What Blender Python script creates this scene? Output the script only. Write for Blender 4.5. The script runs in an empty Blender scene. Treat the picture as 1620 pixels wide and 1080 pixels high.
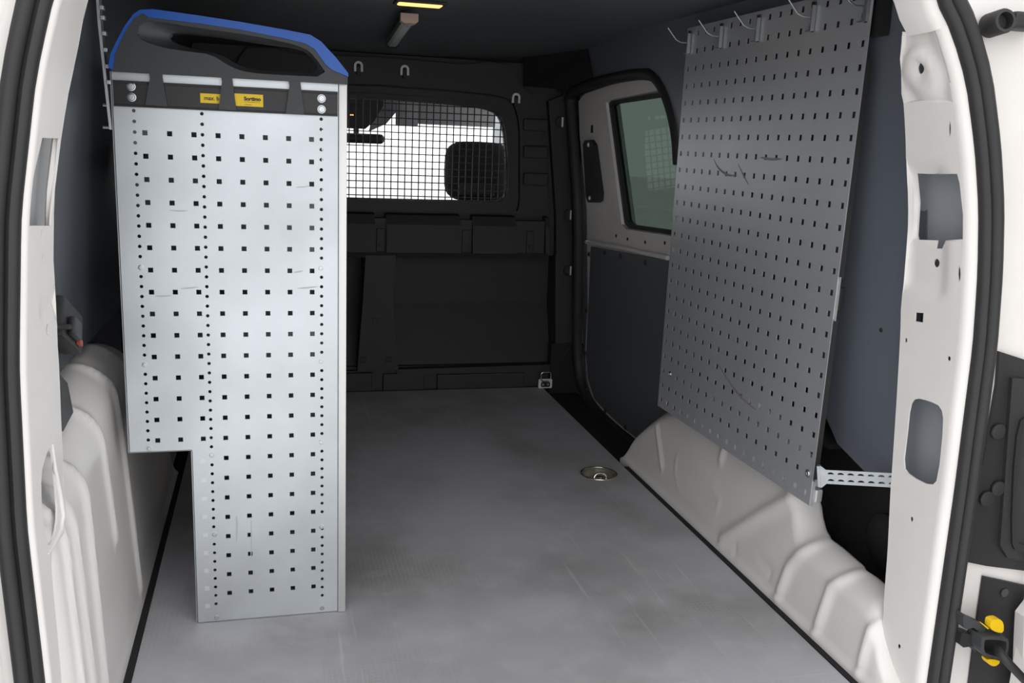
import bpy, bmesh, math, random
from mathutils import Vector, Matrix
from mathutils.geometry import delaunay_2d_cdt
random.seed(7)
SC = bpy.context.scene
COL = SC.collection
# ------------------------------------------------------------------ camera
FPX, YAW, PITCH, ROLL, CAMH = 1470.4, 0.258734818, 0.214877075, -0.0424084607, 0.8609
cy, sy, cp, sp = math.cos(YAW), math.sin(YAW), math.cos(PITCH), math.sin(PITCH)
F = Vector((sy*cp, cy*cp, -sp)); R0 = Vector((cy, -sy, 0)); D0 = F.cross(R0)
R = R0*math.cos(ROLL)+D0*math.sin(ROLL); D = -R0*math.sin(ROLL)+D0*math.cos(ROLL)
CAM = Vector((0, 0, CAMH))
cd = bpy.data.cameras.new('camera'); cam = bpy.data.objects.new('camera', cd); COL.objects.link(cam)
cd.sensor_width = 36; cd.lens = 36*FPX/1620; cd.clip_start = .02; cd.clip_end = 500
m3 = Matrix((R, -D, -F)).transposed()
cam.matrix_world = Matrix.Translation(CAM) @ m3.to_4x4()
SC.camera = cam
# ------------------------------------------------------------------ world / exposure
W = bpy.data.worlds.new('overcast'); SC.world = W; W.use_nodes = True
bg = W.node_tree.nodes['Background']; bg.inputs[0].default_value = (.975, .985, 1, 1); bg.inputs[1].default_value = 1.0
vs = SC.view_settings; vs.view_transform = 'Standard'; vs.look = 'None'; vs.gamma = 1; vs.use_curve_mapping = False
vs.exposure = 1.1

# ------------------------------------------------------------------ pixel -> point
def ray(p): return F+R*((p[0]-810)/FPX)+D*((p[1]-540)/FPX)
def onX(p, X): d = ray(p); return CAM+d*(X/d.x)
def onY(p, Y): d = ray(p); return CAM+d*(Y/d.y)
def onZ(p, Z): d = ray(p); return CAM+d*((Z-CAMH)/d.z)
def onsurf(p, fx):                       # surface x = fx(y, z)
    X = fx(1.2, .6) if p[0] < 0 else (1.0 if p[0] > 700 else -.26)
    for i in range(25):
        q = onX(p, X); X = fx(q.y, q.z)
    return onX(p, X)
def interp(tab, v):                      # tab sorted ascending [(v, value)]
    if v <= tab[0][0]: return tab[0][1]
    for (a, x), (b, y) in zip(tab, tab[1:]):
        if v <= b: return x+(y-x)*(v-a)/(b-a)
    return tab[-1][1]
def sstep(t): t = max(0, min(1, t)); return t*t*(3-2*t)

# ------------------------------------------------------------------ materials
MT = {}
def mat(name, col, rough=.5, metal=0, var=0, vscale=6, bump=0, bscale=200, emit=None, estr=0, stretch=None, spec=None, detail=4):
    m = bpy.data.materials.new(name); m.use_nodes = True
    nt = m.node_tree; N = nt.nodes; L = nt.links; b = N['Principled BSDF']
    b.inputs['Base Color'].default_value = (*col, 1); b.inputs['Roughness'].default_value = rough; b.inputs['Metallic'].default_value = metal
    if spec is not None: b.inputs['Specular IOR Level'].default_value = spec
    tc = N.new('ShaderNodeTexCoord'); mp = N.new('ShaderNodeMapping'); L.new(tc.outputs['Object'], mp.inputs[0])
    if stretch: mp.inputs['Scale'].default_value = stretch
    if var:
        n = N.new('ShaderNodeTexNoise'); n.inputs['Scale'].default_value = vscale; n.inputs['Detail'].default_value = detail; L.new(mp.outputs[0], n.inputs[0])
        r = N.new('ShaderNodeMapRange'); r.inputs[1].default_value = .3; r.inputs[2].default_value = .7; r.inputs[3].default_value = 1-var; r.inputs[4].default_value = 1+var
        L.new(n.outputs[0], r.inputs[0])
        mx = N.new('ShaderNodeMix'); mx.data_type = 'RGBA'; mx.blend_type = 'MULTIPLY'; mx.inputs[0].default_value = 1
        mx.inputs[6].default_value = (*col, 1); L.new(r.outputs[0], mx.inputs[7]); L.new(mx.outputs[2], b.inputs['Base Color'])
        r2 = N.new('ShaderNodeMapRange'); r2.inputs[3].default_value = rough*(1-.5*var); r2.inputs[4].default_value = min(1, rough*(1+.5*var)); L.new(n.outputs[0], r2.inputs[0]); L.new(r2.outputs[0], b.inputs['Roughness'])
    if bump:
        n2 = N.new('ShaderNodeTexNoise'); n2.inputs['Scale'].default_value = bscale; L.new(mp.outputs[0], n2.inputs[0])
        bp = N.new('ShaderNodeBump'); bp.inputs['Strength'].default_value = bump; bp.inputs['Distance'].default_value = .002; L.new(n2.outputs[0], bp.inputs['Height']); L.new(bp.outputs[0], b.inputs['Normal'])
    if emit: b.inputs['Emission Color'].default_value = (*emit, 1); b.inputs['Emission Strength'].default_value = estr
    MT[name] = m; return m
mat('white_paint', (.745, .715, .69), .32, var=.03, vscale=9)
mat('galvanised', (.52, .55, .575), .42, .7, var=.13, vscale=5, detail=6)
mat('board_zinc', (.50, .512, .535), .36, .5, var=.05, vscale=4, detail=6)
mat('aluminium', (.62, .62, .61), .45, .7)
mat('chrome', (.78, .75, .68), .2, 1)
mat('steel', (.52, .54, .56), .34, 1)
mat('black_plastic', (.015, .015, .016), .55, bump=.25, bscale=900)
mat('bulkhead_plastic', (.024, .0235, .024), .6, var=.06, bump=.3, bscale=700)
mat('rubber', (.020, .020, .020), .6, var=.1, vscale=20)
mat('cap_grey', (.040, .042, .046), .55, bump=.2, bscale=800)
mat('cap_recess', (.05, .052, .055), .5)
mat('rail_dark', (.020, .020, .022), .45, .2, var=.2, vscale=40)
mat('blue', (.006, .09, .43), .4)
mat('yellow', (.78, .53, .005), .5)
mat('yellow_knob', (.85, .55, .01), .35)
mat('ink', (.02, .015, .01), .6)
mat('ceiling_board', (.105, .115, .122), .45, var=.05)
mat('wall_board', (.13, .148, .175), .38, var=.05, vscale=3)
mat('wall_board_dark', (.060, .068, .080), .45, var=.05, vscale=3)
mat('door_board', (.12, .126, .136), .5, var=.04)
mat('dark_trim', (.010, .010, .011), .8)
mat('hook_grey', (.72, .72, .73), .5)
mat('strut_zinc', (.40, .42, .44), .4, .7, var=.1, vscale=40)
mat('cavity_shaded', (.36, .36, .365), .5)  # white recess panel greyed to stand in for shade inside the left pillar openings
mat('lamp_amber', (.8, .35, .1), .4, emit=(1, .42, .12), estr=1.3)
mat('lamp_clear', (.30, .31, .31), .25)
mat('lamp_end', (.42, .40, .38), .4)
mat('fabric', (.035, .035, .038), .9, bump=.4, bscale=500)
mat('visor_grey', (.30, .30, .31), .8)
mat('concrete', (.74, .735, .72), .85, var=.1, vscale=.6)
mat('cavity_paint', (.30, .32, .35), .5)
mat('tray_shaded', (.22, .225, .23), .5, .4)  # steel darkened in colour so the inside of the shelf unit reads as shaded
mat('hook_steel', (.32, .33, .34), .35, .8)
mat('dish_steel', (.60, .58, .46), .3, .85)
mat('scuff_pale', (.45, .455, .45), .6, .4)
mat('scuff', (.26, .255, .25), .6, .3)
mat('red_plastic', (.35, .06, .02), .4)
def glass(name, tint, rough=0):
    m = bpy.data.materials.new(name); m.use_nodes = True; nt = m.node_tree; N = nt.nodes; N.remove(N['Principled BSDF'])
    t = N.new('ShaderNodeBsdfTransparent'); t.inputs[0].default_value = (*tint, 1)
    g = N.new('ShaderNodeBsdfGlossy'); g.inputs['Roughness'].default_value = .02
    lw = N.new('ShaderNodeLayerWeight'); lw.inputs[0].default_value = .5
    pw = N.new('ShaderNodeMath'); pw.operation = 'POWER'; pw.inputs[1].default_value = 4; nt.links.new(lw.outputs['Facing'], pw.inputs[0])
    fr = N.new('ShaderNodeMath'); fr.operation = 'MULTIPLY_ADD'; fr.inputs[1].default_value = .03; fr.inputs[2].default_value = .02; nt.links.new(pw.outputs[0], fr.inputs[0])
    mx = N.new('ShaderNodeMixShader'); L = nt.links
    L.new(fr.outputs[0], mx.inputs[0]); L.new(t.outputs[0], mx.inputs[1]); L.new(g.outputs[0], mx.inputs[2]); L.new(mx.outputs[0], N['Material Output'].inputs[0])
    MT[name] = m; return m
glass('tinted_glass', (.205, .24, .218)); glass('clear_glass', (.92, .95, .93))

def floor_material():
    m = mat('floor_board', (.15, .15, .163), .42); nt = m.node_tree; N = nt.nodes; L = nt.links; b = N['Principled BSDF']
    tc = N.new('ShaderNodeTexCoord')
    def noise(sc, det, stretch=(1, 1, 1), rz=0):
        mp = N.new('ShaderNodeMapping'); mp.inputs['Scale'].default_value = stretch; mp.inputs['Rotation'].default_value = (0, 0, rz); L.new(tc.outputs['Object'], mp.inputs[0])
        n = N.new('ShaderNodeTexNoise'); n.inputs['Scale'].default_value = sc; n.inputs['Detail'].default_value = det; L.new(mp.outputs[0], n.inputs[0]); return n.outputs[0]
    def rng(o, a, c, x, y):
        r = N.new('ShaderNodeMapRange'); r.clamp = True
        for i, v in zip((1, 2, 3, 4), (a, c, x, y)): r.inputs[i].default_value = v
        L.new(o, r.inputs[0]); return r.outputs[0]
    def mixc(fac, A, Bc, mode='MIX'):
        x = N.new('ShaderNodeMix'); x.data_type = 'RGBA'; x.blend_type = mode
        if isinstance(fac, float): x.inputs[0].default_value = fac
        else: L.new(fac, x.inputs[0])
        for i, v in ((6, A), (7, Bc)):
            if isinstance(v, tuple): x.inputs[i].default_value = (*v, 1)
            else: L.new(v, x.inputs[i])
        return x.outputs[2]
    def mul(a, c):
        x = N.new('ShaderNodeMath'); x.operation = 'MULTIPLY'; L.new(a, x.inputs[0]); L.new(c, x.inputs[1]); return x.outputs[0]
    c = mixc(rng(noise(3.2, 6), .42, .62, 0, 1), (.44, .435, .47), (.355, .345, .352))
    c = mixc(rng(noise(2.3, 8, (1, 1, 1), .5), .50, .66, 0, .6), c, (.20, .188, .172))          # brown grime
    sc1 = mul(rng(noise(9, 3, (9, .35, 1), .25), .62, .68, 0, 1), rng(noise(2, 3), .46, .6, 0, 1))
    sc2 = mul(rng(noise(8, 3, (.35, 8, 1), .15), .63, .70, 0, 1), rng(noise(2.6, 3, (1, 1, 1), 1), .5, .62, 0, 1))
    c = mixc(rng(sc1, 0, 1, 0, .4), c, (.56, .555, .55)); c = mixc(rng(sc2, 0, 1, 0, .35), c, (.56, .555, .55))
    v = N.new('ShaderNodeTexVoronoi'); v.feature = 'DISTANCE_TO_EDGE'; v.inputs['Scale'].default_value = 110; v.inputs['Randomness'].default_value = .25
    L.new(tc.outputs['Object'], v.inputs[0])
    hexm = rng(v.outputs[0], 0, .1, 1, 0)
    patch = rng(noise(2.8, 5, (1, 1, 1), 2), .5, .64, 0, 1)
    c = mixc(rng(mul(hexm, patch), 0, 1, 0, .45), c, (.56, .555, .55))
    smudge = rng(noise(16, 6), .52, .7, 0, .22); c = mixc(smudge, c, (.56, .555, .55))
    L.new(c, b.inputs['Base Color'])
    L.new(rng(noise(5, 5), .3, .7, .36, .52), b.inputs['Roughness'])
    bp = N.new('ShaderNodeBump'); bp.inputs['Strength'].default_value = .12; bp.inputs['Distance'].default_value = .001; L.new(rng(v.outputs[0], 0, .12, 0, 1), bp.inputs['Height']); L.new(bp.outputs[0], b.inputs['Normal'])
floor_material()

# ------------------------------------------------------------------ mesh helpers
def put(o, label=None, cat=None, group=None, kind=None, parent=None):
    if label: o['label'] = label
    if cat: o['category'] = cat
    if group: o['group'] = group
    if kind: o['kind'] = kind
    if parent: o.parent = parent
    return o
def empty(name, loc, label, cat, group=None, kind=None):
    o = bpy.data.objects.new(name, None); COL.objects.link(o); o.location = loc; o.empty_display_size = .05
    bpy.context.view_layer.update()
    return put(o, label, cat, group, kind)
def mk(name, verts, faces, m, parent=None, smooth=0, recalc=True):
    me = bpy.data.meshes.new(name); me.from_pydata([tuple(v) for v in verts], [], faces)
    if recalc:
        bm = bmesh.new(); bm.from_mesh(me); bmesh.ops.remove_doubles(bm, verts=bm.verts, dist=1e-6); bmesh.ops.recalc_face_normals(bm, faces=bm.faces); bm.to_mesh(me); bm.free()
    me.materials.append(MT[m])
    if smooth:
        me.polygons.foreach_set('use_smooth', [True]*len(me.polygons)); me.set_sharp_from_angle(angle=math.radians(smooth))
    o = bpy.data.objects.new(name, me); COL.objects.link(o)
    if parent:
        o.parent = parent; o.matrix_parent_inverse = Matrix.Translation(-Vector(parent.matrix_world.translation))
    return o
class G:                                  # geometry collector (one part)
    def __init__(s): s.v = []; s.f = []
    def add(s, v, f): n = len(s.v); s.v += [Vector(x) for x in v]; s.f += [tuple(i+n for i in q) for q in f]; return s
    def box(s, lo, hi, bev=0, M=None):
        bm = bmesh.new(); bmesh.ops.create_cube(bm, size=1)
        for q in bm.verts: q.co = Vector([lo[i]+(hi[i]-lo[i])*(q.co[i]+.5) for i in range(3)])
        if bev: bmesh.ops.bevel(bm, geom=bm.edges[:], offset=bev, segments=2, affect='EDGES', profile=.6)
        bm.verts.ensure_lookup_table()
        s.add([M @ q.co if M else q.co for q in bm.verts], [[q.index for q in f.verts] for f in bm.faces]); bm.free(); return s
    def lathe(s, prof, o, ax, n=20, cap0=True):   # prof [(r,h)] along axis ax from o
        ax = Vector(ax).normalized(); u = ax.orthogonal().normalized(); w = ax.cross(u); o = Vector(o); V = []; Fc = []
        for r, h in prof:
            for k in range(n):
                a = 2*math.pi*k/n; V.append(o+ax*h+(u*math.cos(a)+w*math.sin(a))*r)
        for i in range(len(prof)-1):
            for k in range(n): Fc.append((i*n+k, i*n+(k+1) % n, (i+1)*n+(k+1) % n, (i+1)*n+k))
        if cap0: Fc.append(tuple(range(n))[::-1])
        Fc.append(tuple(range((len(prof)-1)*n, len(prof)*n)))
        return s.add(V, Fc)
    def tube(s, pts, r, n=10, cap=True):
        pts = [Vector(p) for p in pts]; V = []; Fc = []; t0 = (pts[1]-pts[0]).normalized(); u = t0.orthogonal().normalized()
        for i, p in enumerate(pts):
            t = (pts[min(i+1, len(pts)-1)]-pts[max(i-1, 0)]).normalized(); u = (u-t*u.dot(t)).normalized(); w = t.cross(u)
            rr = r[i] if isinstance(r, (list, tuple)) else r
            V += [p+(u*math.cos(2*math.pi*k/n)+w*math.sin(2*math.pi*k/n))*rr for k in range(n)]
        for i in range(len(pts)-1):
            for k in range(n): Fc.append((i*n+k, i*n+(k+1) % n, (i+1)*n+(k+1) % n, (i+1)*n+k))
        if cap: Fc.append(tuple(range(n))[::-1]); Fc.append(tuple(range((len(pts)-1)*n, len(pts)*n)))
        return s.add(V, Fc)
    def sweep(s, secs, closed=True, cap=True):      # list of equal-length rings
        n = len(secs[0]); V = [v for sec in secs for v in sec]; Fc = []
        for i in range(len(secs)-1):
            for k in range(n if closed else n-1): Fc.append((i*n+k, i*n+(k+1) % n, (i+1)*n+(k+1) % n, (i+1)*n+k))
        if cap and closed: Fc.append(tuple(range(n))[::-1]); Fc.append(tuple(range((len(secs)-1)*n, len(secs)*n)))
        return s.add(V, Fc)
    def build(s, name, m, parent=None, smooth=0): return mk(name, s.v, s.f, m, parent, smooth)
def inside(p, poly):
    x, y = p; c = False; j = len(poly)-1
    for i in range(len(poly)):
        xi, yi = poly[i]; xj, yj = poly[j]
        if (yi > y) != (yj > y) and x < (xj-xi)*(y-yi)/(yj-yi)+xi: c = not c
        j = i
    return c
def plate(outer, holes, M, t, step=0):   # polygon with real holes; M(u,v,w)->xyz ; thickness t ; interior grid step
    pts = [Vector(p) for p in outer]; ed = [(i, (i+1) % len(outer)) for i in range(len(outer))]
    for h in holes:
        n = len(pts); pts += [Vector(p) for p in h]; ed += [(n+i, n+(i+1) % len(h)) for i in range(len(h))]
    if step:
        us = [p[0] for p in outer]; vs_ = [p[1] for p in outer]; u = min(us)+step/2
        while u < max(us):
            v = min(vs_)+step/2
            while v < max(vs_):
                if inside((u, v), outer): pts.append(Vector((u, v)))
                v += step
            u += step
    r = delaunay_2d_cdt(pts, ed, [], 0, 1e-6); V2 = r[0]
    bb = [(min(p[0] for p in h), max(p[0] for p in h), min(p[1] for p in h), max(p[1] for p in h), h) for h in holes]
    tri = []
    for f in r[2]:
        c = (sum(V2[i][0] for i in f)/3, sum(V2[i][1] for i in f)/3)
        if not inside(c, outer): continue
        if any(a < c[0] < b and d < c[1] < e and inside(c, h) for a, b, d, e, h in bb): continue
        tri.append(tuple(f))
    n = len(V2); V = [M(p[0], p[1], 0) for p in V2]; Fc = list(tri)
    if t:
        V += [M(p[0], p[1], t) for p in V2]; Fc += [tuple(i+n for i in f[::-1]) for f in tri]
        cnt = {}
        for f in tri:
            for a, b in zip(f, f[1:]+f[:1]): cnt[(a, b)] = 1
        for (a, b) in list(cnt):
            if (b, a) not in cnt: Fc.append((b, a, a+n, b+n))
    g = G(); g.add(V, Fc); return g
def circ(c, r, n=10, ry=None): return [(c[0]+r*math.cos(2*math.pi*k/n), c[1]+(ry or r)*math.sin(2*math.pi*k/n)) for k in range(n)]
def rect(a, b, c, d): return [(a, c), (b, c), (b, d), (a, d)]
def rrect(a, b, c, d, r, n=4):
    out = []
    for cx, cz, s in ((b-r, d-r, 0), (a+r, d-r, 1), (a+r, c+r, 2), (b-r, c+r, 3)):
        for k in range(n+1): an = (s+k/n)*math.pi/2; out.append((cx+r*math.cos(an), cz+r*math.sin(an)))
    return out
def smoothpoly(p, it=2, closed=True):    # Chaikin
    for _ in range(it):
        q = [] if closed else [p[0]]
        for i in range(len(p) if closed else len(p)-1):
            a, b = Vector(p[i]), Vector(p[(i+1) % len(p)]); q += [tuple(a*.75+b*.25), tuple(a*.25+b*.75)]
        if not closed: q.append(p[-1])
        p = q
    return p
def YP(Y): return lambda u, v, w: (u, Y+w, v)          # plate facing the camera: thickness goes into the van
def ypoly(pxs, Y): return [(onY(p, Y).x, onY(p, Y).z) for p in pxs]
def prismY(name, poly, Y, t, m, parent=None, holes=(), bev=0, smooth=0):
    g = plate(poly, list(holes), YP(Y), t); return g.build(name, m, parent, smooth)
def screw(name, o, ax, r, parent, m='steel', h=None):
    h = h or r*.4; g = G().lathe([(r*1.25, 0), (r*1.25, h*.25), (r, h*.35), (r*.85, h), (r*.4, h*1.05), (r*.35, h*.6), (0.0001, h*.6)], o, ax, 14)
    return g.build(name, m, parent, 40)

# ================================================================== SETTING
XL, XR, XC = -.2337, .936, .351          # floor edges, centre line
YB = 3.088                               # bulkhead
def wallR(y, z): return 1.04-.086*(z-.1)
def wallL(y, z): return 2*XC-wallR(y, z)
def ceilz(y, x=XC): return 1.168-.06*sstep((y-2.3)/.8)*(1-.6*((x-XC)/.6)**2)-.012*((x-XC)/.6)**2
# ground outside
o = mk('ground', [(-40, -40, -.6), (40, -40, -.6), (40, 40, -.6), (-40, 40, -.6)], [(0, 1, 2, 3)], 'concrete'); put(o, 'pale concrete ground outside around the van', 'ground', kind='structure')
# floor with round recess for the lashing eye
rc = onZ((948, 750), 0); rc = Vector((rc.x, rc.y))
g = plate([(XL+.012, 1.1), (XR-.012, 1.1), (XR-.012, 2.24), (XR-.006, 3.07), (XL+.012, 3.07)], [circ(rc, .046, 28)], lambda u, v, w: (u, v, -w), .012)
o = g.build('floor', 'floor_board'); put(o, 'grey scuffed film-faced plywood cargo floor', 'floor', kind='structure')
o = G().box((XL-.03, 1.08, -.07), (XR+.02, 3.1, -.04)).build('floor_base', 'dark_trim'); put(o, 'black subfloor under the plywood board', 'floor', kind='structure')
for n, (a, b, y0, y1) in enumerate(((XL, XL+.011, 1.1, 2.35), (XR-.011, XR, 1.1, 2.24))):
    o = G().box((a, y0, -.012), (b, y1, .002)).build('trim_%d' % (n+1), 'dark_trim'); put(o, ['black sealing strip between floor and tall left wheel arch', 'black sealing strip between floor and ribbed right wheel arch'][n], 'trim', kind='structure')
o = G().box((.955, 3.062, -.05), (1.075, 3.1, .16), .003).build('trim_5', 'dark_trim'); put(o, 'black sill end block at the foot of the door opening beside the bulkhead', 'trim', kind='structure')
o = G().box((XR-.002, 2.235, -.05), (1.06, 3.1, -.022), .004).build('trim_3', 'dark_trim'); put(o, 'black step well between floor and sliding door', 'trim', kind='structure')
# ceiling
V = []; Fc = []; NX, NY = 14, 24
for j in range(NY+1):
    for i in range(NX+1):
        x = XC-.62+1.24*i/NX; y = 1.16+(3.12-1.16)*j/NY; V.append((x, y, ceilz(y, x)))
for j in range(NY):
    for i in range(NX): a = j*(NX+1)+i; Fc.append((a, a+1, a+NX+2, a+NX+1))
n = len(V); V += [(x, y, z+.02) for x, y, z in V]; Fc += [tuple(i+n for i in f) for f in Fc]
o = mk('ceiling', V, Fc, 'ceiling_board', None, 60); put(o, 'dark blue-grey headliner board', 'ceiling', kind='structure')
o = G().box((XC-.8, 1.1, 1.2), (XC+.8, 4.05, 1.22)).build('roof', 'white_paint'); put(o, 'white roof skin of the van', 'roof', kind='structure')
o = G().box((XC-.66, 3.122, .98), (XC+.66, 3.135, 1.2)).build('ceiling_filler', 'dark_trim'); put(o, 'black closing strip above the bulkhead', 'trim', kind='structure')
# left wall board
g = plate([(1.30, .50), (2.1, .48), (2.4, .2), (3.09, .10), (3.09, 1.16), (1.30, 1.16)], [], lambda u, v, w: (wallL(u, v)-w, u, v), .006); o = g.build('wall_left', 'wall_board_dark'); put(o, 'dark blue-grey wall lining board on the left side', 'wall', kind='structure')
# door outline on the right wall (sliding door opening, from the seal)
DO = [(905, 400), (898, 242), (889, 152), (895, 142), (974, 114), (1026, 107), (1043, 121), (1057, 149), (1067, 194), (1071.5, 235)]
dpts = [onsurf(p, wallR) for p in DO]
dtop = [(p.y, p.z) for p in dpts]
yr = dtop[-1][0]
wall = [(1.24, .30), (1.36, .305), (1.45, .33), (1.5, .38), (1.58, .43), (yr, .43)]+[(a, b) for a, b in dtop[::-1]][:-2]+[(3.09, .97), (3.09, 1.16), (1.24, 1.16)]
g = plate(wall, [circ((onsurf((1394, 522), wallR).y, onsurf((1394, 522), wallR).z), .004, 8)], lambda u, v, w: (wallR(u, v)+w, u, v), .006)
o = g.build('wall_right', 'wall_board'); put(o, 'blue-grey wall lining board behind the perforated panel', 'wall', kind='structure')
p = onsurf((1394, 522), wallR); screw('screw', p+Vector((-.001, 0, 0)), (-1, 0, 0), .003, o, 'rubber')
# outer skins with window opening
g = plate(rect(1.12, 4.9, -.35, 1.2), [rect(2.05, 3.34, .52, 1.08), rect(3.4, 4.2, .6, 1.08)], lambda u, v, w: (1.17-.05*max(0, v-.5)+w, u, v), .004)
o = g.build('body_side_right', 'cavity_paint'); put(o, 'outer body skin beyond the sliding door', 'body panel', kind='structure')
g = plate(rect(1.12, 4.9, -.35, 1.2), [rect(3.35, 4.2, .6, 1.08)], lambda u, v, w: (-.468+.05*max(0, v-.5)-w, u, v), .004)
o = g.build('body_side_left', 'cavity_paint'); put(o, 'outer body skin beyond the left lining', 'body panel', kind='structure')
# black liner in the gap behind the right arch
g = G(); g.box((1.10, 1.26, -.02), (1.115, 2.2, .46)); g.box((1.0, 1.24, .06), (1.11, 2.2, .075)); g.box((1.04, 1.5, .3), (1.11, 2.2, .31))
g.lathe([(.05, 0), (.055, .012), (.04, .02), (.02, .022)], (1.10, 1.37, .16), (-1, 0, 0), 24)
o = g.build('side_pocket_liner', 'black_plastic', None, 30); put(o, 'black plastic liner of the pocket behind the ribbed right wheel arch', 'liner', kind='structure')

# ------------------------------------------------------------------ wheel arches (ribbed pressings)
def seg(p, a, b):
    ax, ay = a; bx, by = b; dx, dy = bx-ax, by-ay; t = max(0, min(1, ((p[0]-ax)*dx+(p[1]-ay)*dy)/(dx*dx+dy*dy))); return math.hypot(p[0]-ax-t*dx, p[1]-ay-t*dy)
def ridge(p, line, w, h):
    d = min(seg(p, a, b) for a, b in zip(line, line[1:])); return h*math.exp(-(d/w)**2)
def arch(name, prof, y0, y1, ny, ridges, sign, m='white_paint', nt=46):
    secs = []
    for j in range(ny+1):
        y = y0+(y1-y0)*j/ny; P = prof(y); L = [0]
        for a, b in zip(P, P[1:]): L.append(L[-1]+math.hypot(b[0]-a[0], b[1]-a[1]))
        row = []
        for k in range(nt+1):
            s = L[-1]*k/nt; i = 0
            while i < len(P)-2 and L[i+1] < s: i += 1
            t = (s-L[i])/max(1e-9, L[i+1]-L[i]); x = P[i][0]+(P[i+1][0]-P[i][0])*t; z = P[i][1]+(P[i+1][1]-P[i][1])*t
            d = sum(ridge((y, z), *r) for r in ridges)
            if z < .03: d *= z/.03
            row.append(Vector((x-sign*d, y, z+.35*d)))
        secs.append(row)
    g = G().sweep(secs, closed=False, cap=False); return g.build(name, m, None, 80)
HR = [(1.1, .01), (1.15, .03), (1.18, .07), (1.215, .138), (1.42, .15), (1.46, .16), (1.49, .21), (1.53, .27), (1.6, .30), (1.75, .325), (1.85, .315), (2.0, .262), (2.14, .19), (2.21, .14), (2.27, .085), (2.295, .02), (2.30, .004)]
HL = [(1.1, .40), (1.3, .408), (1.42, .43), (1.6, .47), (1.75, .476), (1.9, .44), (2.0, .40), (2.12, .31), (2.25, .17), (2.33, .05), (2.35, .004)]
def smi(tab, v, w=.02): return sum(interp(tab, v+w*k/3) for k in range(-3, 4))/7
def profR(y):
    h = smi(HR, y, .018); b = min(.02, h*.5); q = min(.05, h*.35)
    out = [(.936, -.01), (.936, b*.55), (.944, b)]
    x1 = .945+.13*(h-q); out.append((x1, h-q))
    for k in range(1, 7):
        a = k/6*math.pi/2; out.append((x1+.055*(1-math.cos(a)), h-q+q*math.sin(a)))
    return out+[(x1+.062, h-.002), (x1+.066, h-min(.03, h*.3)), (x1+.068, max(0, h-.09))]
def profL(y):
    h = smi(HL, y, .03); b = min(.018, h*.5); q = min(.09, h*.4); off = -.03*(1-sstep((y-1.1)/.07))
    x1 = -.236-.055*(h-q); out = [(XL+off, -.01), (XL+off, b*.6), (XL-.006+off, b), (x1-.004+off, h-q)]
    for k in range(1, 7):
        a = k/6*math.pi/2; out.append((x1-.004+off-.065*(1-math.cos(a)), h-q+q*math.sin(a)))
    return out+[(-.44, h-.03)]
def rpx(ps, X): return [(onX(p, X).y, onX(p, X).z) for p in ps]
ridR = [(rpx([(1034, 673), (1050, 738)], .955), .007, .006), (rpx([(1245, 785), (1200, 815), (1150, 852)], .955), .013, .009),
        (rpx([(1272, 862), (1250, 895), (1240, 942)], .955), .011, .009), (rpx([(1345, 885), (1312, 930), (1300, 1000)], .955), .010, .009),
        (rpx([(1398, 962), (1375, 1000), (1368, 1075)], .955), .008, .008), (rpx([(1148, 697), (1143, 725)], .97), .010, .007),
        (rpx([(1066, 722), (1066, 745), (1075, 775), (1112, 805), (1132, 808), (1136, 795), (1120, 765), (1085, 728), (1066, 722)], .95), .005, .0022),
        (rpx([(1165, 860), (1170, 895), (1215, 920), (1222, 905), (1200, 880)], .95), .006, -.0025)]
o = arch('wheel_arch', profR, 1.125, 2.305, 200, ridR, 1); put(o, 'white ribbed wheel arch below the perforated board', 'wheel arch')
# front closing + black gap lip handled by profile; left arch
ridL = [([(1.19, .40), (1.205, .37), (1.19, .30), (1.176, .0)], .0075, .008), ([(1.23, .415), (1.255, .38), (1.25, .30), (1.235, .0)], .0075, .008),
        ([(1.22, .46), (1.31, .425), (1.343, .37), (1.33, .25), (1.304, .0)], .0085, .008), ([(1.45, .47), (1.49, .40), (1.50, .30), (1.51, .2)], .009, .007),
        ([(1.58, .5), (1.65, .42), (1.665, .30), (1.67, .15), (1.675, .03)], .009, .007), ([(1.7, .5), (1.8, .42), (1.86, .3)], .01, .006)]
o = arch('wheel_arch', profL, 1.11, 2.352, 200, ridL, -1); put(o, 'tall white wheel arch with upright ribs beside the shelf unit', 'wheel arch')

# ------------------------------------------------------------------ rear door frame: pillars, header, seal
XO_R = sorted([(1.059, .839), (1.035, .866), (.96, .907), (.87, .937), (.79, .957), (.70, .971), (.596, .981), (.37, .987), (.054, .990), (-.1, .992)])
XO_L = sorted([(1.02, -.200), (.981, -.215), (.90, -.236), (.759, -.259), (.587, -.272), (.40, -.276), (.202, -.269), (-.1, -.262)])
def pil(side):
    if side > 0:
        fo = lambda z: sum(interp(XO_R, z+d) for d in (-.02, -.01, 0, .01, .02))/5
    else:
        fo = lambda z: sum(interp(XO_L, z+d) for d in (-.02, -.01, 0, .01, .02))/5
    RE = .016 if side > 0 else .008; YE = 1.104+RE
    def surf(y, z):
        return fo(z)-side*(RE*.75+.010*max(0, min(1, (y-YE)/.12)))
    return fo, surf, YE, RE
def bulge(c, r, h, y, z): d = math.hypot(y-c[0], z-c[1])/r; return h*sstep((1.0-d)/.35) if d < 1 else 0
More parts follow.
